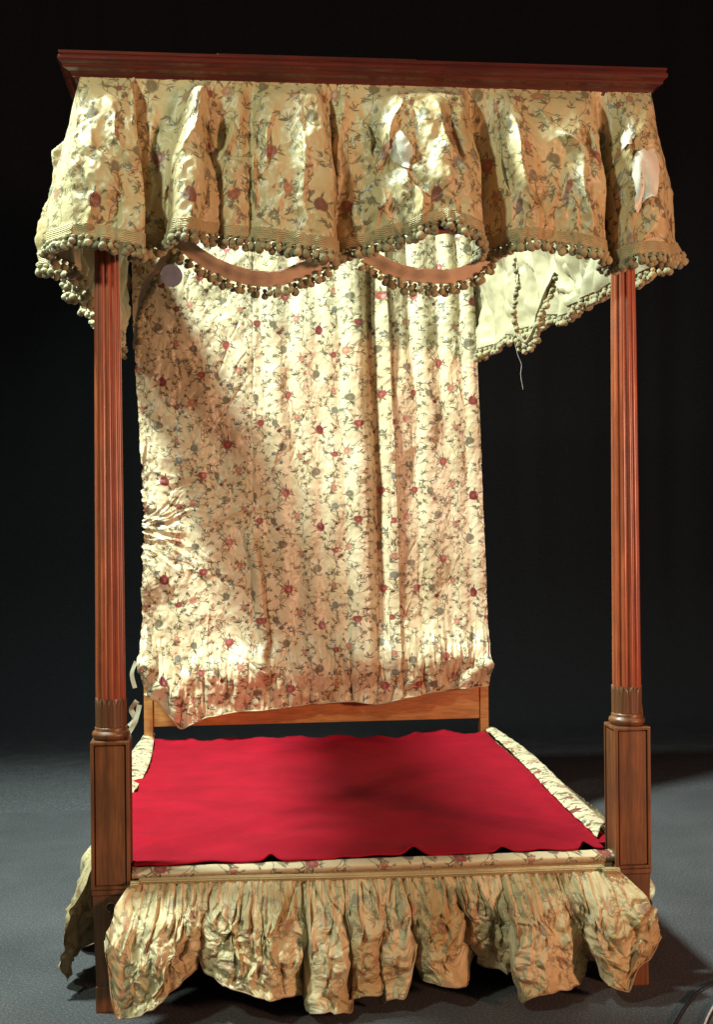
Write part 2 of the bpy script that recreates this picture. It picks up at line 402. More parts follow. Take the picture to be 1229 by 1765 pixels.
def bm_mesh(name, bm, smooth_=False):
    bmesh.ops.recalc_face_normals(bm, faces=bm.faces)
    me = bpy.data.meshes.new(name); bm.to_mesh(me); bm.free()
    if smooth_: me.polygons.foreach_set('use_smooth', np.full(len(me.polygons), True)); me.update()
    return me
def box_bm(x0, x1, y0, y1, z0, z1, bev=0.003, bm=None):
    own = bm is None
    if own: bm = bmesh.new()
    r = bmesh.ops.create_cube(bm, size=1.0)
    for v in r['verts']:
        v.co = Vector(((x0+x1)/2+v.co.x*(x1-x0), (y0+y1)/2+v.co.y*(y1-y0), (z0+z1)/2+v.co.z*(z1-z0)))
    if bev:
        es = list({e for v in r['verts'] for e in v.link_edges})
        bmesh.ops.bevel(bm, geom=es, offset=bev, segments=2, affect='EDGES', profile=0.6)
    return bm
def lathe(profile, seg, fn=None):
    th = np.arange(seg)/seg*2*np.pi
    P = np.zeros((len(profile), seg, 3))
    for i, (r, z) in enumerate(profile):
        rr = r*np.ones(seg) if fn is None else fn(r, z, th)
        P[i, :, 0] = rr*np.cos(-th); P[i, :, 1] = rr*np.sin(-th); P[i, :, 2] = z
    return P

# ------------------------------------------------------------------ setting
xs = np.linspace(-7, 7, 7); ysf = np.linspace(-5, 5.2, 6)
gx, gy = np.meshgrid(xs, ysf)
fl = link('floor', grid_mesh('floor', np.stack([gx, gy, 0*gx], -1)[::-1]), 'floor'); fl['kind'] = 'structure'
# black studio drape: hangs behind the bed and runs out onto the floor in a soft curve, with shallow hanging folds
t = np.linspace(0, 1, 60); uu = np.linspace(-7, 7, 420)
prof = []
for k in t:
    if k < 0.25: prof.append((2.3+k/0.25*1.5, 0.004))
    elif k < 0.5:
        a = (k-0.25)/0.25*math.pi/2; prof.append((3.8+1.0*math.sin(a), 0.004+1.0*(1-math.cos(a))))
    else: prof.append((4.8, 1.004+(k-0.5)/0.5*5.0))
prof = np.array(prof); prof[0, 1] = -0.003
U, T = np.meshgrid(uu, t)
fold = 0.05*gnoise(U*2.2, T*0.8, 4)+0.02*gnoise(U*6, T*1.1, 9)
D = np.stack([U, np.interp(T, t, prof[:, 0])+fold*smooth(0.3, 0.6, T), np.interp(T, t, prof[:, 1])+0*U], -1)
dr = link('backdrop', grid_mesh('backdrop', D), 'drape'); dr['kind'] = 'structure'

# ------------------------------------------------------------------ bed frame
bed = empty('four_poster_bed', (0, 0, 0), 'tall mahogany four-poster bed frame with reeded front posts and moulded cornice', 'bed')
ZPED0, ZPED1, ZTOP = 0.335, 0.738, 2.535
def make_post():
    meshes = {}
    bm = bmesh.new()                                           # square pedestal with a sunk panel on each side
    a = 0.0525
    r = bmesh.ops.create_cube(bm, size=1.0)
    for v in r['verts']: v.co = Vector((v.co.x*2*a, v.co.y*2*a, (ZPED0+ZPED1)/2+v.co.z*(ZPED1-ZPED0)))
    side = [f for f in bm.faces if abs(f.normal.z) < 0.5]
    bmesh.ops.inset_individual(bm, faces=side, thickness=0.0130, depth=0.0)
    bmesh.ops.inset_individual(bm, faces=side, thickness=0.0015, depth=-0.0100)
    bmesh.ops.inset_individual(bm, faces=side, thickness=0.0024, depth=0.0)
    bmesh.ops.inset_individual(bm, faces=side, thickness=0.0020, depth=0.0060)
    es = [e for e in bm.edges if all(abs(abs(v.co.x)-a) < 1e-5 and abs(abs(v.co.y)-a) < 1e-5 for v in e.verts)
          or (len({round(v.co.z, 4) for v in e.verts}) == 1 and e.verts[0].co.z > ZPED1-1e-4)]
    bmesh.ops.bevel(bm, geom=es, offset=0.004, segments=2, affect='EDGES', profile=0.6)
    meshes['post'] = (bm_mesh('post', bm), 'pedestal')
    bm = bmesh.new()                                           # tapering lower block
    rings = [(0.0, 0.0485), (0.0, 0.0485)]
    rows = []
    for z, h in ((0.072, 0.0415), (0.09, 0.043), (0.30, 0.0485), (0.318, 0.0485), (0.322, 0.0510), (0.334, 0.0510)):
        rows.append([bm.verts.new((sx*h, sy*h, z)) for sx, sy in ((-1, -1), (1, -1), (1, 1), (-1, 1))])
    for q0, q1 in zip(rows[:-1], rows[1:]):
        for k in range(4): bm.faces.new((q0[k], q0[(k+1) % 4], q1[(k+1) % 4], q1[k]))
    bm.faces.new(rows[0][::-1]); bm.faces.new(rows[-1])
    meshes['lower_block'] = (bm_mesh('lower_block', bm), 'pedestal')
    meshes['plinth'] = (bm_mesh('plinth', box_bm(-0.044, 0.044, -0.044, 0.044, 0.0, 0.0715, 0.004)), 'pedestal')
    n = 11                                                     # reeded, tapering shaft
    prf = [(0.0400, 0.825), (0.0415, 0.845), (0.0405, 1.0), (0.0400, 1.2), (0.0385, 1.5), (0.0365, 1.9), (0.0315, 2.3), (0.0300, ZTOP)]
    zz = np.linspace(0.825, ZTOP, 40); rr = np.interp(zz, [p[1] for p in prf], [p[0] for p in prf])
    P = lathe(list(zip(rr, zz)), n*10, lambda r, z, th: r*(0.80+0.20*np.abs(np.sin(n*th/2))**0.7))
    meshes['shaft'] = (grid_mesh('shaft', P[::-1], closed_u=True), 'mahogany')
    prf = [(0.0, .737), (0.044, .737), (0.0455, .740), (0.050, .744), (0.0525, .751), (0.050, .758), (0.045, .761), (0.0435, .764), (0.0445, .768), (0.0425, .772), (0.037, .774), (.037, .80)]
    meshes['ring_moulding'] = (grid_mesh('ring_moulding', lathe(prf, 48)[::-1], closed_u=True), 'pedestal')
    prf = [(0.040, .772), (0.0405, .80), (0.0405, .83), (0.038, .85)]
    meshes['collar'] = (grid_mesh('collar', lathe(prf, 40)[::-1], closed_u=True), 'pedestal')
    return meshes
# one carved leaf of the collar
uu_, vv_ = np.meshgrid(np.linspace(-1, 1, 9), np.linspace(0, 1, 9))
wl = 0.0128*np.sqrt(np.clip(1-np.clip((vv_-0.55)/0.45, 0, 1)**2.6, 0, 1))
leafP = np.stack([uu_*wl, -(0.0390+0.0045*(1-uu_**2)+0.0010*vv_**3-0.0026*np.exp(-(uu_*5)**2)), 0.774+vv_*0.078], -1)
LEAF = grid_mesh('carved_leaf', leafP[::-1]); LEAF.materials.append(M['pedestal'])
meshes = make_post()
hole_bm = bmesh.new()
bmesh.ops.create_cone(hole_bm, cap_ends=True, segments=20, radius1=0.0125, radius2=0.0125, depth=0.006)
bmesh.ops.rotate(hole_bm, cent=(0, 0, 0), matrix=Matrix.Rotation(math.pi/2, 3, 'X'), verts=hole_bm.verts)
HOLE = bm_mesh('bolt_cover', hole_bm); HOLE.materials.append(M['hole'])
def ring_mesh(name, R, r, axis='Y', seg=24, arc=2*math.pi):
    th = np.linspace(0, arc, seg); ph = np.arange(8)/8*2*np.pi
    T_, Ph = np.meshgrid(th, ph, indexing='ij')
    return grid_mesh(name, np.stack([(R+r*np.cos(Ph))*np.cos(T_), r*np.sin(Ph), (R+r*np.cos(Ph))*np.sin(T_)], -1), closed_u=True)
for side in (-1, 1):
    x = side*W_HALF
    p = link('post', meshes['post'][0], meshes['post'][1], bed); p.location = (x+(.014 if side > 0 else 0), 0, 0)
    for k in ('lower_block', 'plinth', 'shaft', 'ring_moulding', 'collar'):
        o = link(k, meshes[k][0], meshes[k][1]); o.parent = p
    for k in range(10):
        o = link('carved_leaf', LEAF, None); o.parent = p; o.rotation_euler.z = k*math.pi/5+0.13
    if side < 0:
        o = link('bolt_hole', HOLE, None); o.parent = p; o.location = (0.0, -0.0468, 0.287)
        o = link('bolt_ring', ring_mesh('bolt_ring', 0.0125, 0.0022, arc=4.6), 'pedestal'); o.parent = p; o.location = (0.0, -0.0498, 0.287)
        o = link('rail_peg', bm_mesh('rail_peg', box_bm(-.004, .055, -.052, -.040, .322, .330, .0015)), 'pedestal'); o.parent = p
# rear posts, plain varnished wood
XL, XR = at(256, 1262, LEN)[0], at(834, 1250, LEN)[0]
for x in (XL, XR):
    link('rear_post', bm_mesh('rear_post', box_bm(x-.019, x+.019, LEN-.02, LEN+.03, 0, .80, .003)), 'pine', bed)
    xi = x+(.09 if x < 0 else -.09)
    link('rear_upright', bm_mesh('rear_upright', box_bm(xi-.02, xi+.02, LEN+.0125, LEN+.04, .44, 2.53, .003)), 'pine', bed)
zl, zr = at(250, 1258, LEN)[2], at(826, 1232, LEN)[2]
link('headboard_rail', bm_mesh('headboard_rail', box_bm(XL+.0195, XR-.0195, LEN-.012, LEN+.012, (zl+zr)/2, (zl+zr)/2+.16, .003)), 'pine', bed)
ZR = 0.372
link('foot_rail', bm_mesh('foot_rail', box_bm(-W_HALF+.0535, W_HALF-.0395, -.022, .010, .20, ZR, .002)), 'pale_pine', bed)
for s in (-1, 1):
    # side rails run in slightly towards the narrower head
    bm = box_bm(-.018, .018, 0, 1, .20, ZR-.004, .0)
    xa, xb = s*(W_HALF-.01), (XL if s < 0 else XR)
    for v in bm.verts:
        k = v.co.y; v.co.x += xa+(xb-xa)*k; v.co.y = 0.054+k*(LEN-.075)
    link('side_rail', bm_mesh('side_rail', bm), 'pale_pine', bed)
# cornice: one moulded ring swept round the tester frame
CX, CY0, CY1, ZC = 0.80, -0.055, LEN+0.04, 2.525
prof = [(-.030, .006), (-.002, .0), (.002, .001), (.004, .010), (.009, .012), (.012, .018), (.018, .024), (.027, .027), (.031, .029), (.033, .033), (.032, .037),
        (.036, .040), (.041, .044), (.0435, .049), (.0425, .055), (.039, .059), (.038, .061), (.041, .064), (.041, .071), (.036, .0725), (-.030, .0725)]
prof.append(prof[0])
ring = []
for (d, z) in prof:
    row = []
    for (x, y, sx, sy) in ((-CX, CY0, -1, -1), (CX, CY0, 1, -1), (CX, CY1, 1, 1), (-CX, CY1, -1, 1)):
        row.append((x+sx*d, y+sy*d, ZC+z))
    ring.append(row)
P = np.array(ring, float)
def densify(P, n):
    out = []
    for k in range(4):
        a, b = P[:, k], P[:, (k+1) % 4]
        for q in range(n): out.append(a+(b-a)*q/n)
    return np.stack(out, 1)
cm = grid_mesh('cornice', densify(P, 8), smooth_=False, closed_u=True)
cn = link('cornice', cm, 'cornice', bed)
o = link('top_lath', bm_mesh('top_lath', box_bm(-.42, .13, CY0-.03, CY0+.03, ZC+.073, ZC+.0785, .004)), 'cornice'); o.parent = cn

# ------------------------------------------------------------------ bobble fringe
def bobble_mesh(name, s):
    prf = [(0.0020, 0.004), (0.0068, 0.0005), (0.0078, -0.0040), (0.0056, -0.0085), (0.0034, -0.0105), (0.0078, -0.0130), (0.0112, -0.0195), (0.0108, -0.0265), (0.0062, -0.0315), (0.0004, -0.0330)]
    return grid_mesh(name, lathe([(r*s*1.18, z*s) for r, z in prf], 9)[::1], closed_u=True)
BOB = [bobble_mesh('bobble', s) for s in (0.74, 0.83, 0.92)]
for b_ in BOB: b_.materials.append(M['bobble'])
def fringe(line, parent, pitch=0.0108, seed=0, out=(0, -1, 0), drop=0.0):
    """hang single bobbles along a hem polyline (world points)"""
    rng = random.Random(seed)
    seg = np.linalg.norm(np.diff(line, axis=0), axis=1); s = np.concatenate([[0], np.cumsum(seg)])
    n = int(s[-1]/pitch); off = Vector(parent.location)
    for k in range(n):
        q = (k+0.5)*s[-1]/n
        p = Vector([np.interp(q, s, line[:, i]) for i in range(3)])
        o = bpy.data.objects.new('bobble', BOB[rng.randrange(3)]); C.objects.link(o); o.parent = parent
        j = -0.003 if k % 2 else 0.006
        o.location = p - off + Vector(out)*(j+rng.uniform(-.002, .002)) + Vector((rng.uniform(-.002, .002), 0, rng.uniform(-.003, .002)-drop-(0.006 if k % 2 else 0)))
        o.scale = (rng.uniform(.82, 1.12), rng.uniform(.82, 1.12), rng.uniform(.85, 1.2))
        o.rotation_euler = (rng.uniform(-.3, .3), rng.uniform(-.3, .3), rng.uniform(0, 6.28))

def dress(P, UV, name, root, cloth_mat, out_sign=1, trim_v=0.925, lining=True, fr_seed=0, fr_out=(0, -1, 0), fr=True):
    nrm = normals(P)*out_sign
    link('cloth', grid_mesh('cloth', P, UV), cloth_mat, root)
    if lining:
        Q = P[::2, ::2]-nrm[::2, ::2]*0.004
        link('lining', grid_mesh('lining', Q[:, ::-1], UV[::2, ::2][:, ::-1]), 'lining', root)
    nv = P.shape[0]; k0 = int(trim_v*nv)
    T_ = P[k0:]+nrm[k0:]*0.0035
    T_ = np.concatenate([P[k0:k0+1]+nrm[k0:k0+1]*0.0005, T_, T_[-1:]-nrm[-1:]*0.005+np.array([0, 0, -.003])], 0)
    uvt = np.concatenate([UV[k0:k0+1], UV[k0:], UV[-1:]], 0)
    link('trim_band', grid_mesh('trim_band', T_, uvt), 'tape', root)
    if fr: fringe(P[-1]+np.array([0, 0, -.001]), root, seed=fr_seed, out=fr_out)

# ------------------------------------------------------------------ front valance
COLS = [(138,124,.010,.075,405),(165,160,.020,.095,408),(200,196,.022,.095,414),(226,230,.022,.090,424),(232,222,-.004,-.005,430),(265,272,.0,.010,424),(300,294,.004,.025,414),
 (348,312,.044,.130,396),(364,345,.014,.065,402),(386,385,.0,.035,406),(410,406,.018,.060,408),(432,430,.0,.030,412),(455,465,.020,.062,415),(500,505,.030,.078,422),(542,558,.028,.095,430),
 (556,566,.008,.035,436),(572,572,-.006,-.015,436),(592,604,.018,.018,430),(620,640,.004,.03,422),(650,680,.022,.065,410),(690,714,.034,.105,398),(720,745,.030,.135,383),
 (750,775,.030,.140,378),(786,812,.026,.135,394),(804,820,.008,.055,420),(812,812,-.006,-.020,434),(835,848,.004,.005,430),(855,880,.018,.050,420),(882,920,.026,.098,412),(906,946,.018,.085,414),
 (950,986,.022,.085,420),(1004,1026,.024,.100,428),(1022,1030,.002,.03,440),(1032,1026,-.014,-.020,452),(1050,1062,.0,.018,455),(1068,1085,.022,.070,450),(1090,1105,.022,.105,440),(1110,1130,.020,.110,436),(1122,1146,.010,.07,440)]
def lean(P, along, out, sgn, c, lim):
    """broaden the ridges and pinch the valleys of a folded sheet"""
    d = sgn*np.gradient(P[..., out], axis=1); x = np.abs(np.gradient(P[..., along], axis=1))+4e-4
    d = d/x*np.sign(np.gradient(P[..., along], axis=1).mean()+1e-9)
    k = np.ones(9)/9
    sh = np.clip(-c*d, -lim, lim)
    return np.apply_along_axis(lambda r: np.convolve(np.pad(r, 4, mode='edge'), k, 'valid'), 1, sh)
def cage_sheet(cols, ytop, base, nu, nv, ztop, pw=0.72):
    cols = np.array(cols, float); n = len(cols)
    top = np.array([at(c[0], 146+(c[0]-135)*0.0163, base)[:1] for c in cols])[:, 0]
    ctrl = np.zeros((n, 5))
    for i, c in enumerate(cols):
        b = at(c[1], c[4], base-c[3]); ctrl[i] = (top[i], c[2], b[0], c[3], b[2])
    par = np.concatenate([[0], np.cumsum(np.abs(np.diff(cols[:, 1]))*0.6+np.abs(np.diff(cols[:, 3]))*500+4)])
    q = np.linspace(0, par[-1], nu); K = catmull(par, ctrl, q)
    v = np.linspace(0, 1, nv)[:, None]
    P = np.zeros((nv, nu, 3))
    P[..., 0] = K[:, 0]*(1-v)+K[:, 2]*v
    d = K[:, 1]*smooth(0, 0.12, v)*(1-v)**0.7+K[:, 3]*v**pw
    P[..., 1] = base-d
    P[..., 2] = ztop*(1-v)+K[:, 4]*v
    P[..., 0] += lean(P, 0, 1, -1, .010, .022)*smooth(.05, .6, v)
    return P
P = cage_sheet(COLS, 146, CY0-0.004, 760, 170, ZC+0.012)
UV = arc_uv(P); s_, v_ = UV[..., 0], -UV[..., 1]
vn = np.linspace(0, 1, P.shape[0])[:, None]
amp = smooth(0.02, 0.35, vn)
P[..., 1] -= amp*(0.015*crumple(s_*6.0+1.6*v_, v_*4.2, 3)+0.009*crumple(s_*13, v_*8+2*s_, 8)+.005*crumple(s_*27, v_*20, 12)+.0022*crumple(s_*55, v_*42, 14))+0.0022*ridged(s_*22, v_*16, 5)
P[..., 0] += amp*0.010*gnoise(s_*7, v_*6, 21)
# set-in crumples: pockets and pushed-up folds seen on the cloth  (x, z px, reach, height, tilt)
def pocket(P, px, py, rx, rz, h, tilt=0.0):
    c = at(px, py, CY0-.06); dx = P[..., 0]-c[0]; dz = P[..., 2]-c[2]
    a = dx*math.cos(tilt)+dz*math.sin(tilt); b = -dx*math.sin(tilt)+dz*math.cos(tilt)
    r = np.abs(a)/rx; w = np.clip(1-r, 0, 1)*np.exp(-(b/rz)**2)
    P[..., 1] -= h*w
for a in ((690, 255, .045, .05, .030, .5), (672, 285, .03, .03, -.018, .2), (760, 325, .05, .07, .020, .9), (395, 290, .06, .012, .020, 1.9), (360, 330, .03, .06, .014, .1),
          (180, 330, .05, .06, .018, .7), (165, 240, .05, .04, -.012, -.5), (1105, 310, .028, .07, .030, .1), (1078, 265, .04, .04, .020, .8), (985, 250, .06, .04, .018, -.8),
          (1012, 250, .022, .05, -.035, .0), (640, 360, .06, .03, .016, 1.2), (450, 300, .08, .05, .008, .3), (520, 250, .05, .09, .008, .0), (960, 370, .07, .05, .010, .2), (740, 240, .03, .08, .012, .3)):
    pocket(P, *a)
d_ = P-CAM; w_ = d_@FW; PXV, PYV = 614.5+FPX*(d_@RT)/w_, 882.5-FPX*(d_@UP)/w_
for (a0, b0, a1, b1, w0, h0) in ((182,165,228,300,26,.030),(146,210,205,330,20,.022),(205,330,190,405,16,-.020),(592,165,572,410,14,.025),(640,300,690,415,20,.020),(692,165,655,295,18,.032),(700,285,735,385,24,.034),
        (742,165,812,335,22,.036),(775,180,800,300,12,-.020),(880,195,926,405,20,.040),(856,240,884,410,14,.024),(925,190,1022,275,14,.030),(902,165,1012,290,16,-.022),(1000,255,1022,425,16,.028),(440,180,438,395,12,.024),
        (472,170,452,310,12,.018),(402,205,378,340,14,.026),(380,262,448,302,10,.026),(352,190,366,300,12,-.022),(265,180,255,380,16,.020),(300,230,280,400,14,.016),(520,190,530,400,16,.018),(620,190,650,300,14,.024),
        (1068,215,1096,300,12,.030),(1108,250,1094,380,10,.030),(1050,260,1064,430,12,.022),(960,300,940,410,16,.014),(985,330,1000,415,12,.016),(160,330,150,400,12,.018),(490,300,480,400,14,.012),(672,330,640,400,12,.020),(765,330,800,385,12,.024)):
    P[..., 1] -= crease(PXV, PYV, (a0, b0), (a1, b1), w0, h0*1.15)
fv = empty('front_valance', (0, CY0, ZC), 'gathered cream floral valance with bobble fringe across the front of the canopy', 'valance')
dress(P, arc_uv(P), 'front_valance', fv, 'valance', out_sign=-1 if normals(P)[80, 300, 1] > 0 else 1, fr_seed=2)
def to_px(P):
    d = P-CAM; w = d@FW; return np.stack([614.5+FPX*(d@RT)/w, 882.5-FPX*(d@UP)/w], -1)
VPX = to_px(P); VN = normals(P); VN = VN*np.where(VN[80, 300, 1] > 0, -1, 1)
def flap(corners, n=14, lift=.006, curl=.012, name='torn_flap'):
    ij = []
    for c in corners:
        k = np.argmin(((VPX-np.array(c))**2).sum(-1)); ij.append((k//P.shape[1], k % P.shape[1]))
    a, b = np.meshgrid(np.linspace(0, 1, n), np.linspace(0, 1, n)); A = np.array(ij, float)
    IJ = (A[0]*((1-a)*(1-b))[..., None]+A[1]*(a*(1-b))[..., None]+A[2]*(a*b)[..., None]+A[3]*((1-a)*b)[..., None])
    i = IJ[..., 0].round().astype(int); j = IJ[..., 1].round().astype(int)
    Q = P[i, j]+VN[i, j]*(lift+curl*(a**2)[..., None])+np.array([0, -.004, 0])+.003*gnoise(a*4, b*4, 5)[..., None]
    for _ in range(2): Q[1:-1, 1:-1] = .25*(Q[:-2, 1:-1]+Q[2:, 1:-1]+Q[1:-1, :-2]+Q[1:-1, 2:])
    o = link(name, grid_mesh(name, Q), 'flap', fv); o['label'] = 'torn pale scrap of silk on the valance'
flap([(668, 262), (690, 236), (708, 268), (704, 292)])
flap([(1092, 268), (1122, 262), (1122, 340), (1096, 366)])
flap([(1072, 240), (1086, 216), (1094, 236), (1074, 262)])
FRONT_L, FRONT_R = P[:, 0].copy(), P[:, -1].copy()

# ------------------------------------------------------------------ side valances
def side_valance(sgn, seed, edge, name, label):
    nu, nv = 620, 120
    v = np.linspace(0, 1, nv)[:, None]; q = np.linspace(0, 1, nu)[None, :]
    rng = random.Random(seed)
    pos = [0.0]; dep = [0.10]; hem = [0.0]
    y = 0.0
    while y < 1.0:
        y += rng.uniform(.030, .060); pos.append(y); dep.append(rng.uniform(.095, .145)); hem.append(rng.uniform(-.012, .02))
        y += rng.uniform(.018, .032); pos.append(y); dep.append(rng.uniform(.015, .05)); hem.append(rng.uniform(-.03, .0))
    pos = np.array(pos)/pos[-1]
    D_ = catmull(pos, np.array(dep), q[0])[None, :]; H_ = catmull(pos, np.array(hem), q[0])[None, :]
    y0, y1 = CY0-0.01, LEN-.02
    Y = y0+(y1-y0)*q+0*v; X = (CX-.005)-(.11 if sgn > 0 else .0)*q**1.5+D_*v**0.85*(1-(.55 if sgn > 0 else .8)*q)*(.75 if sgn > 0 else 1.0); Z = (ZC+.012)*(1-v)+(2.075+H_-.01*q)*v
    s = Y; h = Z
    am = smooth(0.02, .4, v)
    X = X+am*(0.034*crumple(s*6, h*5, seed)+.004*crumple(s*36, h*28, seed+2)+.006*crumple(s*16, h*10, seed+4))
    Y = Y+am*0.012*gnoise(s*9, h*6, seed+7)
    for k in range(46):
        cy_, cz_ = rng.uniform(0, 1.9), rng.uniform(2.1, 2.45); ln_ = rng.uniform(.12, .4); an = rng.gauss(math.pi/2, .45)
        X = X+crease(Y, Z, (cy_-ln_/2*math.cos(an), cz_-ln_/2*math.sin(an)), (cy_+ln_/2*math.cos(an), cz_+ln_/2*math.sin(an)), rng.uniform(.012, .03), rng.choice((1, -1))*rng.uniform(.014, .034))*am
    P = np.stack([sgn*X, Y, Z], -1)
    w = (1-smooth(0.0, 0.05, q))[..., None]
    P = P*(1-w)+edge[np.linspace(0, len(edge)-1, nv).astype(int)][:, None, :]*w
    if sgn < 0: P = P[:, ::-1]
    root = empty(name, (sgn*CX, .9, ZC), label, 'valance')
    n0 = normals(P)[60, 300, 0]
    dress(P, arc_uv(P), name, root, 'valance', out_sign=1 if n0*sgn > 0 else -1, fr_seed=seed, fr_out=(sgn, 0, 0))
    return root
side_valance(-1, 14, FRONT_L, 'side_valance', 'cream floral valance with bobble fringe along the left side of the canopy')
side_valance(1, 23, FRONT_R, 'side_valance', 'cream floral valance along the right side of the canopy, pale lining showing inside')

# ------------------------------------------------------------------ loose trim swags and tails inside the canopy
def tape(pts, Y, width, name, label, seed, tilt=0.35, sub=60, bob=True, matname='swag_tape', pitch=0.0145):
    W = np.array([at(x, y, yy) for (x, y), yy in zip(pts, Y if hasattr(Y, '__len__') else [Y]*len(pts))])
    par = np.concatenate([[0], np.cumsum(np.linalg.norm(np.diff(W, axis=0), axis=1))])
    L = catmull(par, W, np.linspace(0, par[-1], sub))
    tg = np.gradient(L, axis=0); tg /= np.linalg.norm(tg, axis=1, keepdims=True)
    s = np.linspace(0, par[-1], sub)
    a = tilt+0.35*gnoise(s*5, s*0, seed)
    dn = np.stack([0*s, np.sin(a), -np.cos(a)], -1)
    dn = dn-tg*np.sum(dn*tg, 1, keepdims=True); dn /= np.linalg.norm(dn, axis=1, keepdims=True)
    k = np.linspace(-.5, .5, 7)[:, None, None]
    side = np.cross(tg, dn)
    P = L[None]+dn[None]*k*width+side[None]*(0.004*np.sin(k*6.0)+0.003*gnoise(s*30, s*0, seed+3)[None, :, None])
    root = empty(name, tuple(L.mean(0)), label, 'trim')
    UV = np.stack([np.broadcast_to(s, P.shape[:2]), np.broadcast_to(k[..., 0]*width, P.shape[:2])], -1)
    link('tape', grid_mesh('tape', P, UV), matname, root)
    if bob: fringe(P[-1], root, pitch=pitch, seed=seed, out=(0, -1, 0))
    return root
tape([(305,410),(330,432),(380,462),(430,478),(475,480),(520,466),(562,448),(575,430)], -0.02, .044, 'fringe_swag', 'salmon braid swag with brown bobbles drooping below the left half of the front valance', 4)
swag_r = tape([(628,436),(650,450),(690,468),(740,476),(790,474),(825,458),(850,436)], -0.01, .042, 'fringe_swag', 'salmon braid swag with brown bobbles drooping below the right half of the front valance', 5)
tape([(300,415),(278,455),(255,485),(242,520),(236,560),(232,600)], [.22,.26,.30,.34,.38,.42], .026, 'fringe_tail', 'bobble fringe tail hanging inside the canopy beside the left post', 6)
tape([(888,440),(893,480),(886,515),(890,550),(893,575)], [.75,.75,.75,.75,.75], .012, 'fringe_tail', 'short bobble fringe tail hanging in front of the pale right lining', 7)
tape([(893,578),(906,592),(920,572),(928,540),(942,505),(958,470)], [.62,.60,.58,.56,.52,.5], .018, 'fringe_loop', 'cream edged fringe loop hanging from the right side valance beside the short tail', 8, matname='lining')
def cord(name, pts, Y, r, material, label, cat, parent=None, res=8):
    W = np.array([at(x, y, yy) for (x, y), yy in zip(pts, Y)]) if Y is not None else np.array(pts, float)
    par = np.concatenate([[0], np.cumsum(np.linalg.norm(np.diff(W, axis=0), axis=1))])
    L = catmull(par, W, np.linspace(0, par[-1], res*len(pts)))
    tg = np.gradient(L, axis=0); tg /= np.linalg.norm(tg, axis=1, keepdims=True)
    ref = np.array([0.3, 0.8, 0.52]); s1 = np.cross(tg, ref); s1 /= np.linalg.norm(s1, axis=1, keepdims=True); s2 = np.cross(tg, s1)
    th = np.arange(8)/8*2*np.pi
    P = L[:, None]+r*(np.cos(th)[None, :, None]*s1[:, None]+np.sin(th)[None, :, None]*s2[:, None])
    o = link(name, grid_mesh(name, P, closed_u=True), material, parent)
    if label: tag(o, label, cat)
    return o
cord('loose_cord', [(640,448),(665,475),(690,495),(712,512)], [.10]*4, .0022, 'swag_tape', None, None, swag_r)
cord('loose_cord', [(862,438),(830,470),(800,492),(770,505),(742,512)], [.11]*5, .0022, 'swag_tape', None, None, swag_r)
cord('loose_thread', [(888,592),(893,612),(899,628),(898,645),(902,671)], [.75]*5, .0009, 'hem_thread', 'single pale thread dangling below the right side valance', 'thread')
# round grey card tag
c = at(295, 475, -0.02)
bm = bmesh.new(); bmesh.ops.create_cone(bm, cap_ends=True, segments=32, radius1=.031, radius2=.031, depth=.0015)
bmesh.ops.rotate(bm, cent=(0, 0, 0), matrix=Matrix.Rotation(math.pi/2, 3, 'X'), verts=bm.verts)
bmesh.ops.rotate(bm, cent=(0, 0, 0), matrix=Matrix.Rotation(.25, 3, 'Z'), verts=bm.verts)
bmesh.ops.translate(bm, vec=Vector(c), verts=bm.verts)
tag(link('paper_tag', bm_mesh('paper_tag', bm), 'tag'), 'round grey paper tag hanging by the left end of the swag', 'tag')

# ------------------------------------------------------------------ back curtain
YC = LEN-0.075
nu, nv = 560, 640
v = np.linspace(0, 1, nv)[:, None]; q = np.linspace(0, 1, nu)[None, :]
lefte = [(0, 214), (.22, 218), (.35, 224), (.50, 231), (.58, 233), (.62, 236), (.7, 233), (.85, 232), (.95, 230), (1, 240)]
zt = 2.50; ztp = 405.0
hk = [(0, 1196), (.06, 1226), (.105, 1256), (.13, 1246), (.2, 1232), (.35, 1222), (.5, 1212), (.62, 1209), (.66, 1213), (.75, 1202), (.88, 1188), (1, 1183)]
hem = catmull([a for a, b in hk], np.array([b for a, b in hk], float), q[0])[None, :]
PY = 405+(hem-405)*v
lx = np.interp(v, [a for a, b in lefte], [b for a, b in lefte]); rx = np.interp(v, [0, .25, .5, .8, .95, 1], [792, 804, 812, 822, 824, 826])
# vertical folds: (px at top, px at bottom, depth)
knots = [(218,225,.0),(250,255,.012),(290,290,-.004),(330,330,.012),(370,365,.0),(410,410,.014),(440,440,-.006),(468,470,.018),(490,492,-.010),(512,515,.020),(535,538,-.002),(556,560,.020),(574,580,.010),(598,600,.040),(613,612,.030),(626,625,-.022),(645,642,-.018),(662,660,.026),(690,690,.014),(708,710,-.010),(728,730,.026),(748,752,.0),(762,766,-.016),(780,785,.020),(800,806,-.004),(815,822,.018),(826,842,.0)]
kn = np.array(knots)
PX = lx+(rx-lx)*q
dep_t = catmull(kn[:, 0], kn[:, 2], np.clip(PX[0], 218, 826))[None, :]
colw = np.interp(q[0], [0, 1], [0, 1])
basepx = np.clip(218+(826-218)*(q+(.012*gnoise(q*6, v*3.5, 93)+.006*gnoise(q*14, v*7, 94))*smooth(0, .1, q)*smooth(0, .1, 1-q)), 218, 826)
dd = catmull(kn[:, 0], kn[:, 2], basepx.ravel()).reshape(basepx.shape)
wob = np.interp(v, [0, .1, .6, .85, 1], [1.25, 1.1, .9, .7, .6])
dd = dd*wob*np.where((q > .60) & (q < .74), 1.2, .52+.35*gnoise(q*7, v*2.5, 90))
lft = 1-smooth(.28, .42, q)
dd = dd*(1-0.45*lft)
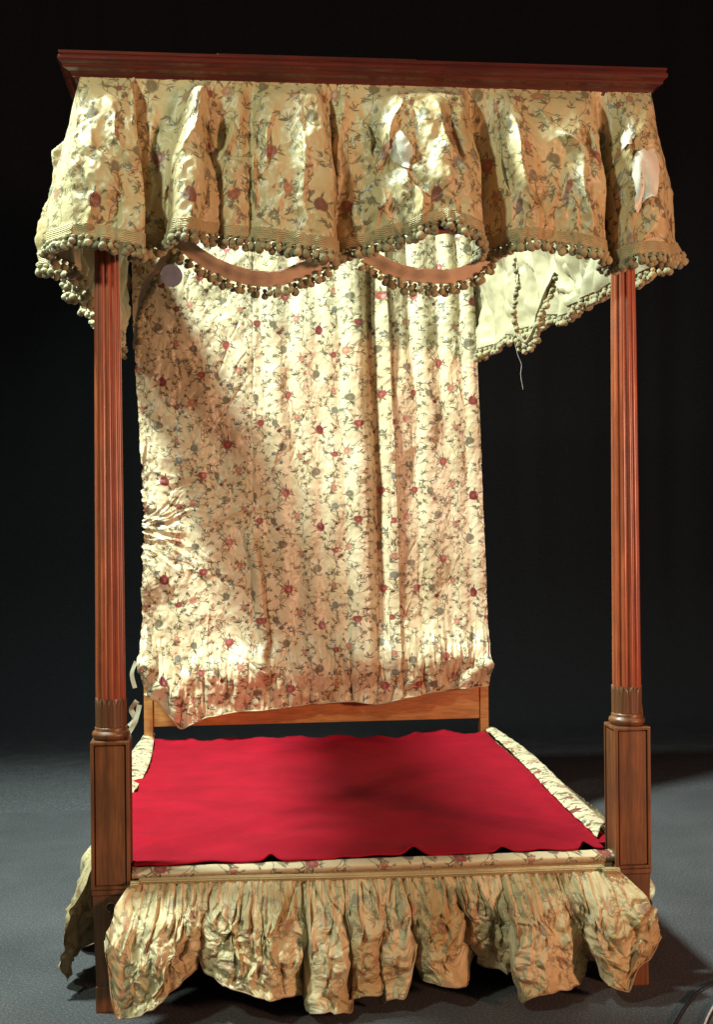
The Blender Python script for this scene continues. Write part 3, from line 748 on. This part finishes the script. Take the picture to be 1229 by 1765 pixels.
A0 = at(300, 800, YC); 
X = np.zeros((nv, nu)); Z = np.zeros((nv, nu))
d0 = np.array([at(0, 0, YC), at(1229, 0, YC), at(0, 1765, YC), at(1229, 1765, YC)])
fu = PX/1229.0; fv_ = PY/1765.0
G = (d0[0]*((1-fu)*(1-fv_))[..., None]+d0[1]*(fu*(1-fv_))[..., None]+d0[2]*((1-fu)*fv_)[..., None]+d0[3]*(fu*fv_)[..., None])
X, Z = G[..., 0], G[..., 2]
depth = dd+0*v
# wrinkles fanning out from the tie on the left edge
tx, tz = at(228, 912, YC)[[0, 2]]
dx, dz = X-tx, Z-tz; rr = np.hypot(dx, dz)+1e-4; th = np.arctan2(dz, dx)
fan = np.exp(-((rr-.12)/.20)**2)*np.exp(-(th/1.3)**2)
thw = th*(1+.5*gnoise(rr*4, th*1.0, 44))
depth += 0.011*fan*(ridged(thw*3.6+1.5*gnoise(rr*6, th*2, 43), rr*5, 41, 2)-.3)
lp = np.exp(-((X-tx)/.10)**2)*np.exp(-((Z-tz)/.16)**2)
depth += .010*lp*(ridged(X*4, Z*22+2*X, 48, 2)-.3)
# long soft sag folds falling from the tie to the lower left corner
sg = np.exp(-((X-tx)/.22)**2)*smooth(tz+.05, tz-.25, Z)
depth += 0.012*sg*(ridged((X-tx)*7-(Z-tz)*2.5, (Z-tz)*2+X, 47, 2)-.4)
# diagonal shading folds high on the left
depth += 0.008*lft*(ridged((X+.35*Z)*5, Z*1.2, 52, 2)-.4)
# gathers along the bottom hem
hm = smooth(.80, .985, v)
depth += 0.030*hm*crumple(X*12, Z*5, 55)+0.010*hm*ridged(X*34, Z*6, 59, 1)
depth += 0.046*np.exp(-((v-.92)/.05)**2)*(1+.5*gnoise(q*9, v*0, 58))
# pinched crease about a third of the way across
ckx = np.interp(PY, [900, 930, 990, 1050, 1105, 1130, 1180], [418, 417, 428, 433, 440, 432, 445])
cw = smooth(900, 950, PY)*(1-smooth(1120, 1190, PY))
off = (PX-ckx)/397.0
depth += cw*(0.030*np.exp(-(off/.018)**2)*(off < 0)+0.030*np.exp(-(off/.006)**2)*(off >= 0)-.012*np.exp(-((off-.02)/.014)**2))
# pull fold into the lower right corner
ln = ((PX-772)*(-.62)+(PY-1178)*(-.78))/397.0
depth += smooth(.84, .95, q)*smooth(1060, 1110, PY)*(0.03*np.exp(-(ln/.03)**2)-.02*smooth(0, -.08, ln))
depth += 0.010*crumple(X*5, Z*3.5, 61)+0.0042*crumple(X*13, Z*8, 66)*(0.45+lft+hm)+.0022*crumple(X*30, Z*19, 69)*(.5+lft+hm)+.0012*ridged(X*30, Z*22, 68)
rgk = random.Random(8)
for k in range(130):
    cx_, cz_ = rgk.uniform(X.min(), X.max()), rgk.uniform(.45, 2.1)
    lefty = cx_ < X.min()+.55; ln_ = rgk.uniform(.08, .40)
    an = (math.atan2(cz_-tz, cx_-tx)+rgk.gauss(0, .3)) if (lefty and rgk.random() < .7) else rgk.gauss(math.pi/2, .22)
    depth += crease(X, Z, (cx_-ln_/2*math.cos(an), cz_-ln_/2*math.sin(an)), (cx_+ln_/2*math.cos(an), cz_+ln_/2*math.sin(an)), rgk.uniform(.006, .018), rgk.choice((1, 1, -1))*rgk.uniform(.003, .009)*(1.25 if lefty or cz_ < .75 else .6))
Yc = YC-depth
# keep the cloth's own edges put when folds come forward
P = np.stack([X, Yc, Z], -1)
P[..., 0] += lean(P, 0, 1, -1, .010, .014)
UVc = np.stack([X+.012*gnoise(X*3, Z*3, 77), Z+.012*gnoise(X*3, Z*3, 78)], -1)
pan = (PX > 418).astype(float)+(PX > 655)              # three widths of cloth sewn side by side
UVc[..., 0] += pan*.17; UVc[..., 1] += np.where(pan == 1, .20, np.where(pan == 2, .07, 0))
for sx in (418, 655): P[..., 1] += .003*np.exp(-((PX-sx)/2.0)**2)
cur = empty('bed_curtain', (0, YC, .4), 'tall cream floral curtain with red roses hanging at the head of the bed', 'curtain')
link('cloth', grid_mesh('cloth', P, UVc), 'curtain', cur)
hl = P[-1]
cord('hem_roll', hl[::14]+np.array([0, -.002, 0]), None, .0035, 'strip', None, None, cur, 3)
def ribbon(pts, Y, width, parent, name='tie_ribbon', material='ribbon', twist=0.6, seed=1):
    W = np.array([at(x, y, yy) for (x, y), yy in zip(pts, [Y]*len(pts))])
    par = np.concatenate([[0], np.cumsum(np.linalg.norm(np.diff(W, axis=0), axis=1))]); s = np.linspace(0, par[-1], 40)
    L = catmull(par, W, s); tg = np.gradient(L, axis=0); tg /= np.linalg.norm(tg, axis=1, keepdims=True)
    sd = np.cross(tg, np.array([0, 1.0, 0])); sd /= np.linalg.norm(sd, axis=1, keepdims=True)
    a = twist*gnoise(s*14, s*0, seed)*2
    wd = sd*np.cos(a)[:, None]+np.array([0, 1.0, 0])[None]*np.sin(a)[:, None]
    k = np.linspace(-.5, .5, 4)[:, None, None]
    P = L[None]+wd[None]*k*width
    return link(name, grid_mesh(name, P, np.stack([np.broadcast_to(s, (4, 40)), np.broadcast_to(k[..., 0], (4, 40))], -1)), material, parent)
ribbon([(236,1208),(226,1222),(232,1240),(222,1252)], YC-.03, .022, cur, seed=2)
ribbon([(240,1215),(232,1245),(218,1268)], YC-.045, .020, cur, seed=5)
ribbon([(234,1140),(227,1160),(232,1186)], YC-.03, .018, cur, seed=9)

# ------------------------------------------------------------------ red cover on the bed boards
nu, nv = 260, 200
q = np.linspace(0, 1, nu)[None, :]; v = np.linspace(0, 1, nv)[:, None]
yf = 0.004+0*q; yb = LEN-.06+0*q
notch = sum(h*np.exp(-((q-c)/w)**2) for c, w, h in ((.05, .03, .008), (.30, .013, .036), (.18, .03, .012), (.44, .02, .008), (.585, .018, .045), (.765, .014, .034), (.935, .013, .038), (.50, .05, .01), (.84, .03, .012)))
yf = yf+notch+0.006*gnoise(q*14, q*0, 3)
yb = yb-0.05*(gnoise(q*9, q*0, 8)+.2)-0.05*np.exp(-((q-.72)/.09)**2)
Y = yf+(yb-yf)*v
xa = -W_HALF+.010+(XL-.02+W_HALF-.010)*v; xb = W_HALF-.012+(XR-.004-W_HALF+.012)*v
X = xa+(xb-xa)*q
X = np.where((X < -W_HALF+.056) & (Y < .056), -W_HALF+.056, X)
X = np.where((X > W_HALF-.056) & (Y < .056), W_HALF-.056, X)
Z = np.full((nv, nu), ZR+.012)
Z += 0.006*(ridged(X*1.2+.3, Y*4.5, 71, 2)-.3)*smooth(0, .05, v)*.5+.004*gnoise(X*5, Y*7, 72)+.0018*crumple(X*14, Y*14, 75)
Z += 0.018*np.exp(-((q-.03)/.05)**2)*(gnoise(X*3, Y*9, 74)+.2)*smooth(.0, .15, v)*(1-smooth(.55, .8, v))
Z += notch*.25*(1-smooth(0, .03, v))
Z += (1-smooth(0, .03, 1-v))*(0.016*(gnoise(q*12, q*0, 81)+.55)+.010*np.maximum(gnoise(q*26, q*0, 83), 0))
Zu = Z
P = np.stack([X, Y, Z], -1)
rc = link('red_cover', grid_mesh('red_cover', P[::-1]), 'red')
tag(rc, 'crimson felt cover with uneven edges spread over the bed base', 'cover')
sm = rc.modifiers.new('thickness', 'SOLIDIFY'); sm.thickness = 0.004; sm.offset = -1

# bed boards beneath the cover (seen only at its notched edge)
bb = link('bed_board', bm_mesh('bed_board', box_bm(-W_HALF+.06, XR-.03, .03, LEN-.10, ZR-.03, ZR-.006, .002)), 'hole', bed)

# floral strips laid along the two side rails
def strip(pts_in, pts_out, z, name, label, seed):
    A = np.array([at(*p) if len(p) == 3 else p for p in pts_in]); 
    return A
def rail_strip(edge_a, edge_b, label, seed, amp=.004):
    n = 120; k = np.linspace(0, 1, n)
    A = catmull(np.linspace(0, 1, len(edge_a)), np.array(edge_a, float), k); B = catmull(np.linspace(0, 1, len(edge_b)), np.array(edge_b, float), k)
    w = np.linspace(0, 1, 24)[:, None, None]
    P = A[None]*(1-w)+B[None]*w
    P[..., 2] += amp*(crumple(P[..., 1]*16, P[..., 0]*16, seed)+1)+.010*np.sin(np.pi*w[..., 0])
    P[..., 2] -= .02*smooth(.75, 1, w[..., 0])
    UV = np.stack([P[..., 1], P[..., 0]], -1)
    if np.cross(P[0, 1]-P[0, 0], P[1, 0]-P[0, 0])[2] < 0: P = P[:, ::-1]; UV = UV[:, ::-1]
    o = link('rail_strip', grid_mesh('rail_strip', P, UV), 'strip')
    sm = o.modifiers.new('thickness', 'SOLIDIFY'); sm.thickness = 0.003
    return tag(o, label, 'fabric strip')
def onz(px, py, z):
    d = FW*FPX+RT*(px-614.5)+UP*(882.5-py); t = (z-CAM[2])/d[2]; return CAM+d*t
zs = ZR+.016
rail_strip([onz(1030, 1445, zs), onz(960, 1380, zs), onz(893, 1310, zs), onz(836, 1258, zs)], [onz(1046, 1418, zs), onz(985, 1362, zs), onz(925, 1305, zs), onz(862, 1262, zs)],
           'pale floral strip of cloth along the right edge of the red cover', 5)
rail_strip([onz(218, 1380, zs), onz(238, 1356, zs), onz(258, 1315, zs), onz(266, 1268, zs)], [onz(196, 1375, zs), onz(208, 1340, zs), onz(220, 1300, zs), onz(242, 1273, zs)],
           'pale floral strip of cloth folded along the left edge of the red cover', 9)

# ------------------------------------------------------------------ bed skirts
def skirt_grid(hemk, depk, topk, base, nu, nv, seed):
    """hemk: (px, py) hem; depk: (px, depth); topk: (px, py) heading line"""
    x0, x1 = hemk[0][0], hemk[-1][0]
    q = np.linspace(0, 1, nu); px = x0+(x1-x0)*q
    hy = np.interp(px, [a for a, b in hemk], [b for a, b in hemk]); hy = np.convolve(np.pad(hy, 2, mode='edge'), np.ones(5)/5, 'valid')
    dp = catmull([a for a, b in depk], np.array([b for a, b in depk], float), np.clip(px, depk[0][0], depk[-1][0]))
    tpx = topk[0][0]+(topk[-1][0]-topk[0][0])*q; ty = np.interp(tpx, [a for a, b in topk], [b for a, b in topk])
    T_ = np.array([at(a, b, base) for a, b in zip(tpx, ty)]); B_ = np.array([at(a, b, base-d) for a, b, d in zip(px, hy, dp)])
    v = np.linspace(0, 1, nv)[:, None, None]
    P = T_[None]*(1-v)+B_[None]*v
    vv = v[..., 0]
    P[..., 0] += np.clip(-.009*np.gradient(dp)/np.gradient(B_[:, 0]), -.022, .022)[None, :]*vv**.7
    P[..., 1] = base-(dp[None, :]*vv**0.65*(0.5+0.5*vv)+.035*np.sin(np.pi*np.clip(vv*1.1, 0, 1))**0.8)
    return P, vv, q
HEM = [(193,1640),(200,1695),(213,1750),(240,1742),(268,1728),(300,1688),(330,1655),(350,1622),(362,1668),(385,1692),(430,1713),(480,1716),(516,1706),(526,1660),(536,1656),(540,1738),(590,1738),(594,1668),(601,1672),(606,1716),(620,1712),(644,1710),(650,1672),(657,1674),(662,1724),(692,1718),(698,1660),(708,1656),(730,1680),(770,1697),(788,1696),(794,1640),(812,1640),(840,1664),(885,1672),(895,1668),(901,1719),(907,1721),(950,1704),(985,1690),(1000,1650),(1030,1646),(1040,1674),(1060,1694),(1078,1704),(1088,1668),(1112,1640),(1122,1606)]
DEP = [(a_, d_*1.15) for a_, d_ in [(193,.055),(225,.10),(262,.125),(305,.085),(345,-.005),(372,.07),(405,.12),(450,.135),(490,.10),(518,.01),(532,.0),(546,.115),(566,.13),(584,.115),(598,.015),(620,.09),(640,.10),(656,.03),(676,.10),(690,.10),(706,.02),(745,.07),(770,.09),(786,.05),(800,-.03),(840,-.015),(880,.005),(896,.05),(912,.13),(945,.12),(975,.06),(1010,-.025),(1035,.03),(1055,.09),(1080,.10),(1105,.06),(1122,.02)]]
TOP = [(226,1518),(400,1513),(600,1509),(800,1503),(960,1497),(1050,1494),(1062,1495)]
BASE = -0.030
nu, nv = 900, 170
P, vv, q = skirt_grid(HEM, DEP, TOP, BASE, nu, nv, 3)
# ends flare out past the posts and in front of them
flo = -np.clip(1-q/.06, 0, 1)**1.5+np.clip((q-.94)/.06, 0, 1)**1.5
P[..., 0] += flo[None, :]*.030*np.sin(np.pi*np.clip(vv, 0, 1))
P[..., 1] -= (.030*smooth(0.0, .35, vv))*np.where((q < .10) | (q > .90), 1, 0.6)[None, :]
S_ = np.broadcast_to(q[None, :]*2.9, P.shape[:2]); V_ = np.broadcast_to(vv*.36, P.shape[:2])
wS = S_+.012*gnoise(S_*9, V_*9, 3)
ga = 1-smooth(.18, .75, vv)
P[..., 1] -= ga*smooth(0, .04, vv)*(0.012*(ridged(wS*17, V_*2.2, 11, 1)-.4)+.007*(ridged(wS*36, V_*4, 13, 1)-.4))
am = smooth(.08, .5, vv)
P[..., 1] -= am*(0.020*crumple(wS*11+1.2*V_, V_*2.6, 91)+.012*crumple(S_*13, V_*12+S_, 95)+.009*crumple(S_*27, V_*24, 99)+.004*crumple(S_*52, V_*46, 98))
P[..., 0] += am*(.016*gnoise(S_*9, V_*9, 101)+.010*crumple(S_*12, V_*14, 103))
P[..., 2] += am*(1-vv**4)*(.010*gnoise(S_*10, V_*12, 105)+.010*crumple(S_*11, V_*13, 107))
rgk = random.Random(5)
for k in range(150):
    sx, sv = rgk.uniform(0, 2.9), rgk.uniform(.02, .30); ln_ = rgk.uniform(.06, .22); an = rgk.gauss(math.pi/2, .42)
    i0, i1 = np.searchsorted(S_[0], sx-.16), np.searchsorted(S_[0], sx+.16)
    P[:, i0:i1, 1] -= crease(S_[:, i0:i1], V_[:, i0:i1], (sx-ln_/2*math.cos(an), sv-ln_/2*math.sin(an)), (sx+ln_/2*math.cos(an), sv+ln_/2*math.sin(an)), rgk.uniform(.006, .016), rgk.choice((1, 1, -1))*rgk.uniform(.010, .026))*smooth(0, .12, vv)
P[..., 1] = np.minimum(P[..., 1], -.034)
XA = np.abs(np.abs(P[..., 0])-W_HALF)
P[..., 1] = np.where(XA < .075, np.minimum(P[..., 1], -.060), P[..., 1])
P[..., 2] = np.maximum(P[..., 2], .004+.004*vv)
sk = empty('bed_skirt', (0, BASE, 0.2), 'crumpled golden floral bed skirt gathered along the foot of the bed', 'bed skirt')
UVs = np.stack([S_*.85, -V_], -1)
link('cloth', grid_mesh('cloth', P, UVs), 'skirt', sk)
cord('hem_roll', P[-1][::5]+np.array([0, -.001, .001]), None, .0018, 'skirt', None, None, sk, 2)
# heading tape and the floral band above the gathers
T_ = P[0]
hb = np.stack([T_+np.array([0, -.006, -.010]), T_+np.array([0, -.012, -.004]), T_+np.array([0, -.011, .005]), T_+np.array([0, -.003, .009])], 0)
hb[..., 2] += .0012*gnoise(S_[0]*60, S_[0]*0, 7)[None]
link('heading_tape', grid_mesh('heading_tape', hb[::-1], np.stack([np.broadcast_to(S_[0], (4, nu)), np.arange(4)[:, None]*.008+0*S_[:4]], -1)), 'tape', sk)
n = 200; xx = np.linspace(-W_HALF+.055, W_HALF-.030, n)
kk = np.linspace(0, 1, 8)[:, None]
bandP = np.stack([np.broadcast_to(xx, (8, n)), -.0245-.0085*np.sin(kk*3.1)+0*xx+kk*.028*0, np.interp(kk[:, 0], [0, .6, 1], [.352, .372, .377])[:, None]+.0012*gnoise(xx*30, xx*0, 4)[None]], -1)
bandP[-1, :, 1] = .012; bandP[-2, :, 1] = -.004; bandP[-3, :, 1] = -.022
link('top_band', grid_mesh('top_band', bandP[::-1], np.stack([np.broadcast_to(xx, (8, n)), kk*.05+0*xx], -1)), 'strip', sk)

def side_skirt(sgn, y0, y1, seed, label, reach, ztop=.40):
    nu, nv = 420, 120
    q = np.linspace(0, 1, nu)[None, :]; v = np.linspace(0, 1, nv)[:, None]
    Y = y0+(y1-y0)*q+0*v
    d = .03+reach*(.55+.6*gnoise(q*9, q*0, seed)+.3*gnoise(q*21, q*0, seed+2))
    hem = .05+.05*gnoise(q*11, q*0, seed+4)
    s = q*(y1-y0)*1.8; h = v*.36
    am = smooth(.05, .4, v)
    X = (W_HALF+.040)+d*v**.7+am*(.026*crumple(s*6, h*8, seed)+.012*crumple(s*14, h*15, seed+6))+.02*np.sin(np.pi*v)
    X += np.exp(-((v-.06)/.3)**2)*.008*gnoise(s*30, h*5, seed+8)
    Y = Y+am*.02*gnoise(s*8, h*10, seed+9)
    Z = ztop*(1-v)+hem*v+am*(1-v**3)*.015*gnoise(s*9, h*11, seed+10)
    P = np.stack([sgn*np.maximum(X, W_HALF+.03), Y, np.maximum(Z, .006)], -1)
    if sgn < 0: P = P[:, ::-1]
    root = empty('bed_skirt', (sgn*(W_HALF+.05), .5, .2), label, 'bed skirt')
    link('cloth', grid_mesh('cloth', P, np.stack([s+0*v, -h+0*q], -1)), 'skirt', root)
    cord('hem_roll', P[-1][::5], None, .0018, 'skirt', None, None, root, 2)
side_skirt(-1, .06, 1.85, 131, 'crumpled golden bed skirt showing behind the left post', .10)
side_skirt(1, .06, 1.85, 151, 'crumpled golden bed skirt showing behind the right post', .045)

# ------------------------------------------------------------------ odds and ends
c0 = [onz(1150, 1790, .006), onz(1170, 1752, .006), onz(1188, 1725, .006), onz(1210, 1704, .006), onz(1240, 1690, .006), onz(1290, 1680, .006)]
cord('floor_cable', c0, None, .0026, 'cable_black', 'thin black cable curving over the floor at the lower right', 'cable', None, 10)
c1 = [onz(1212, 1775, .007), onz(1222, 1750, .007), onz(1235, 1728, .007), onz(1260, 1700, .007)]
cord('floor_cable', c1, None, .0028, 'cable_white', 'white cable at the right edge of the floor', 'cable', None, 10)
st = ribbon([(1098, 1170), (1106, 1230), (1107, 1300), (1111, 1360), (1117, 1402)], .10, .011, None, 'hanging_strap', 'strap', .3, 21)
tag(st, 'narrow olive yellow strap hanging behind the right post', 'strap')
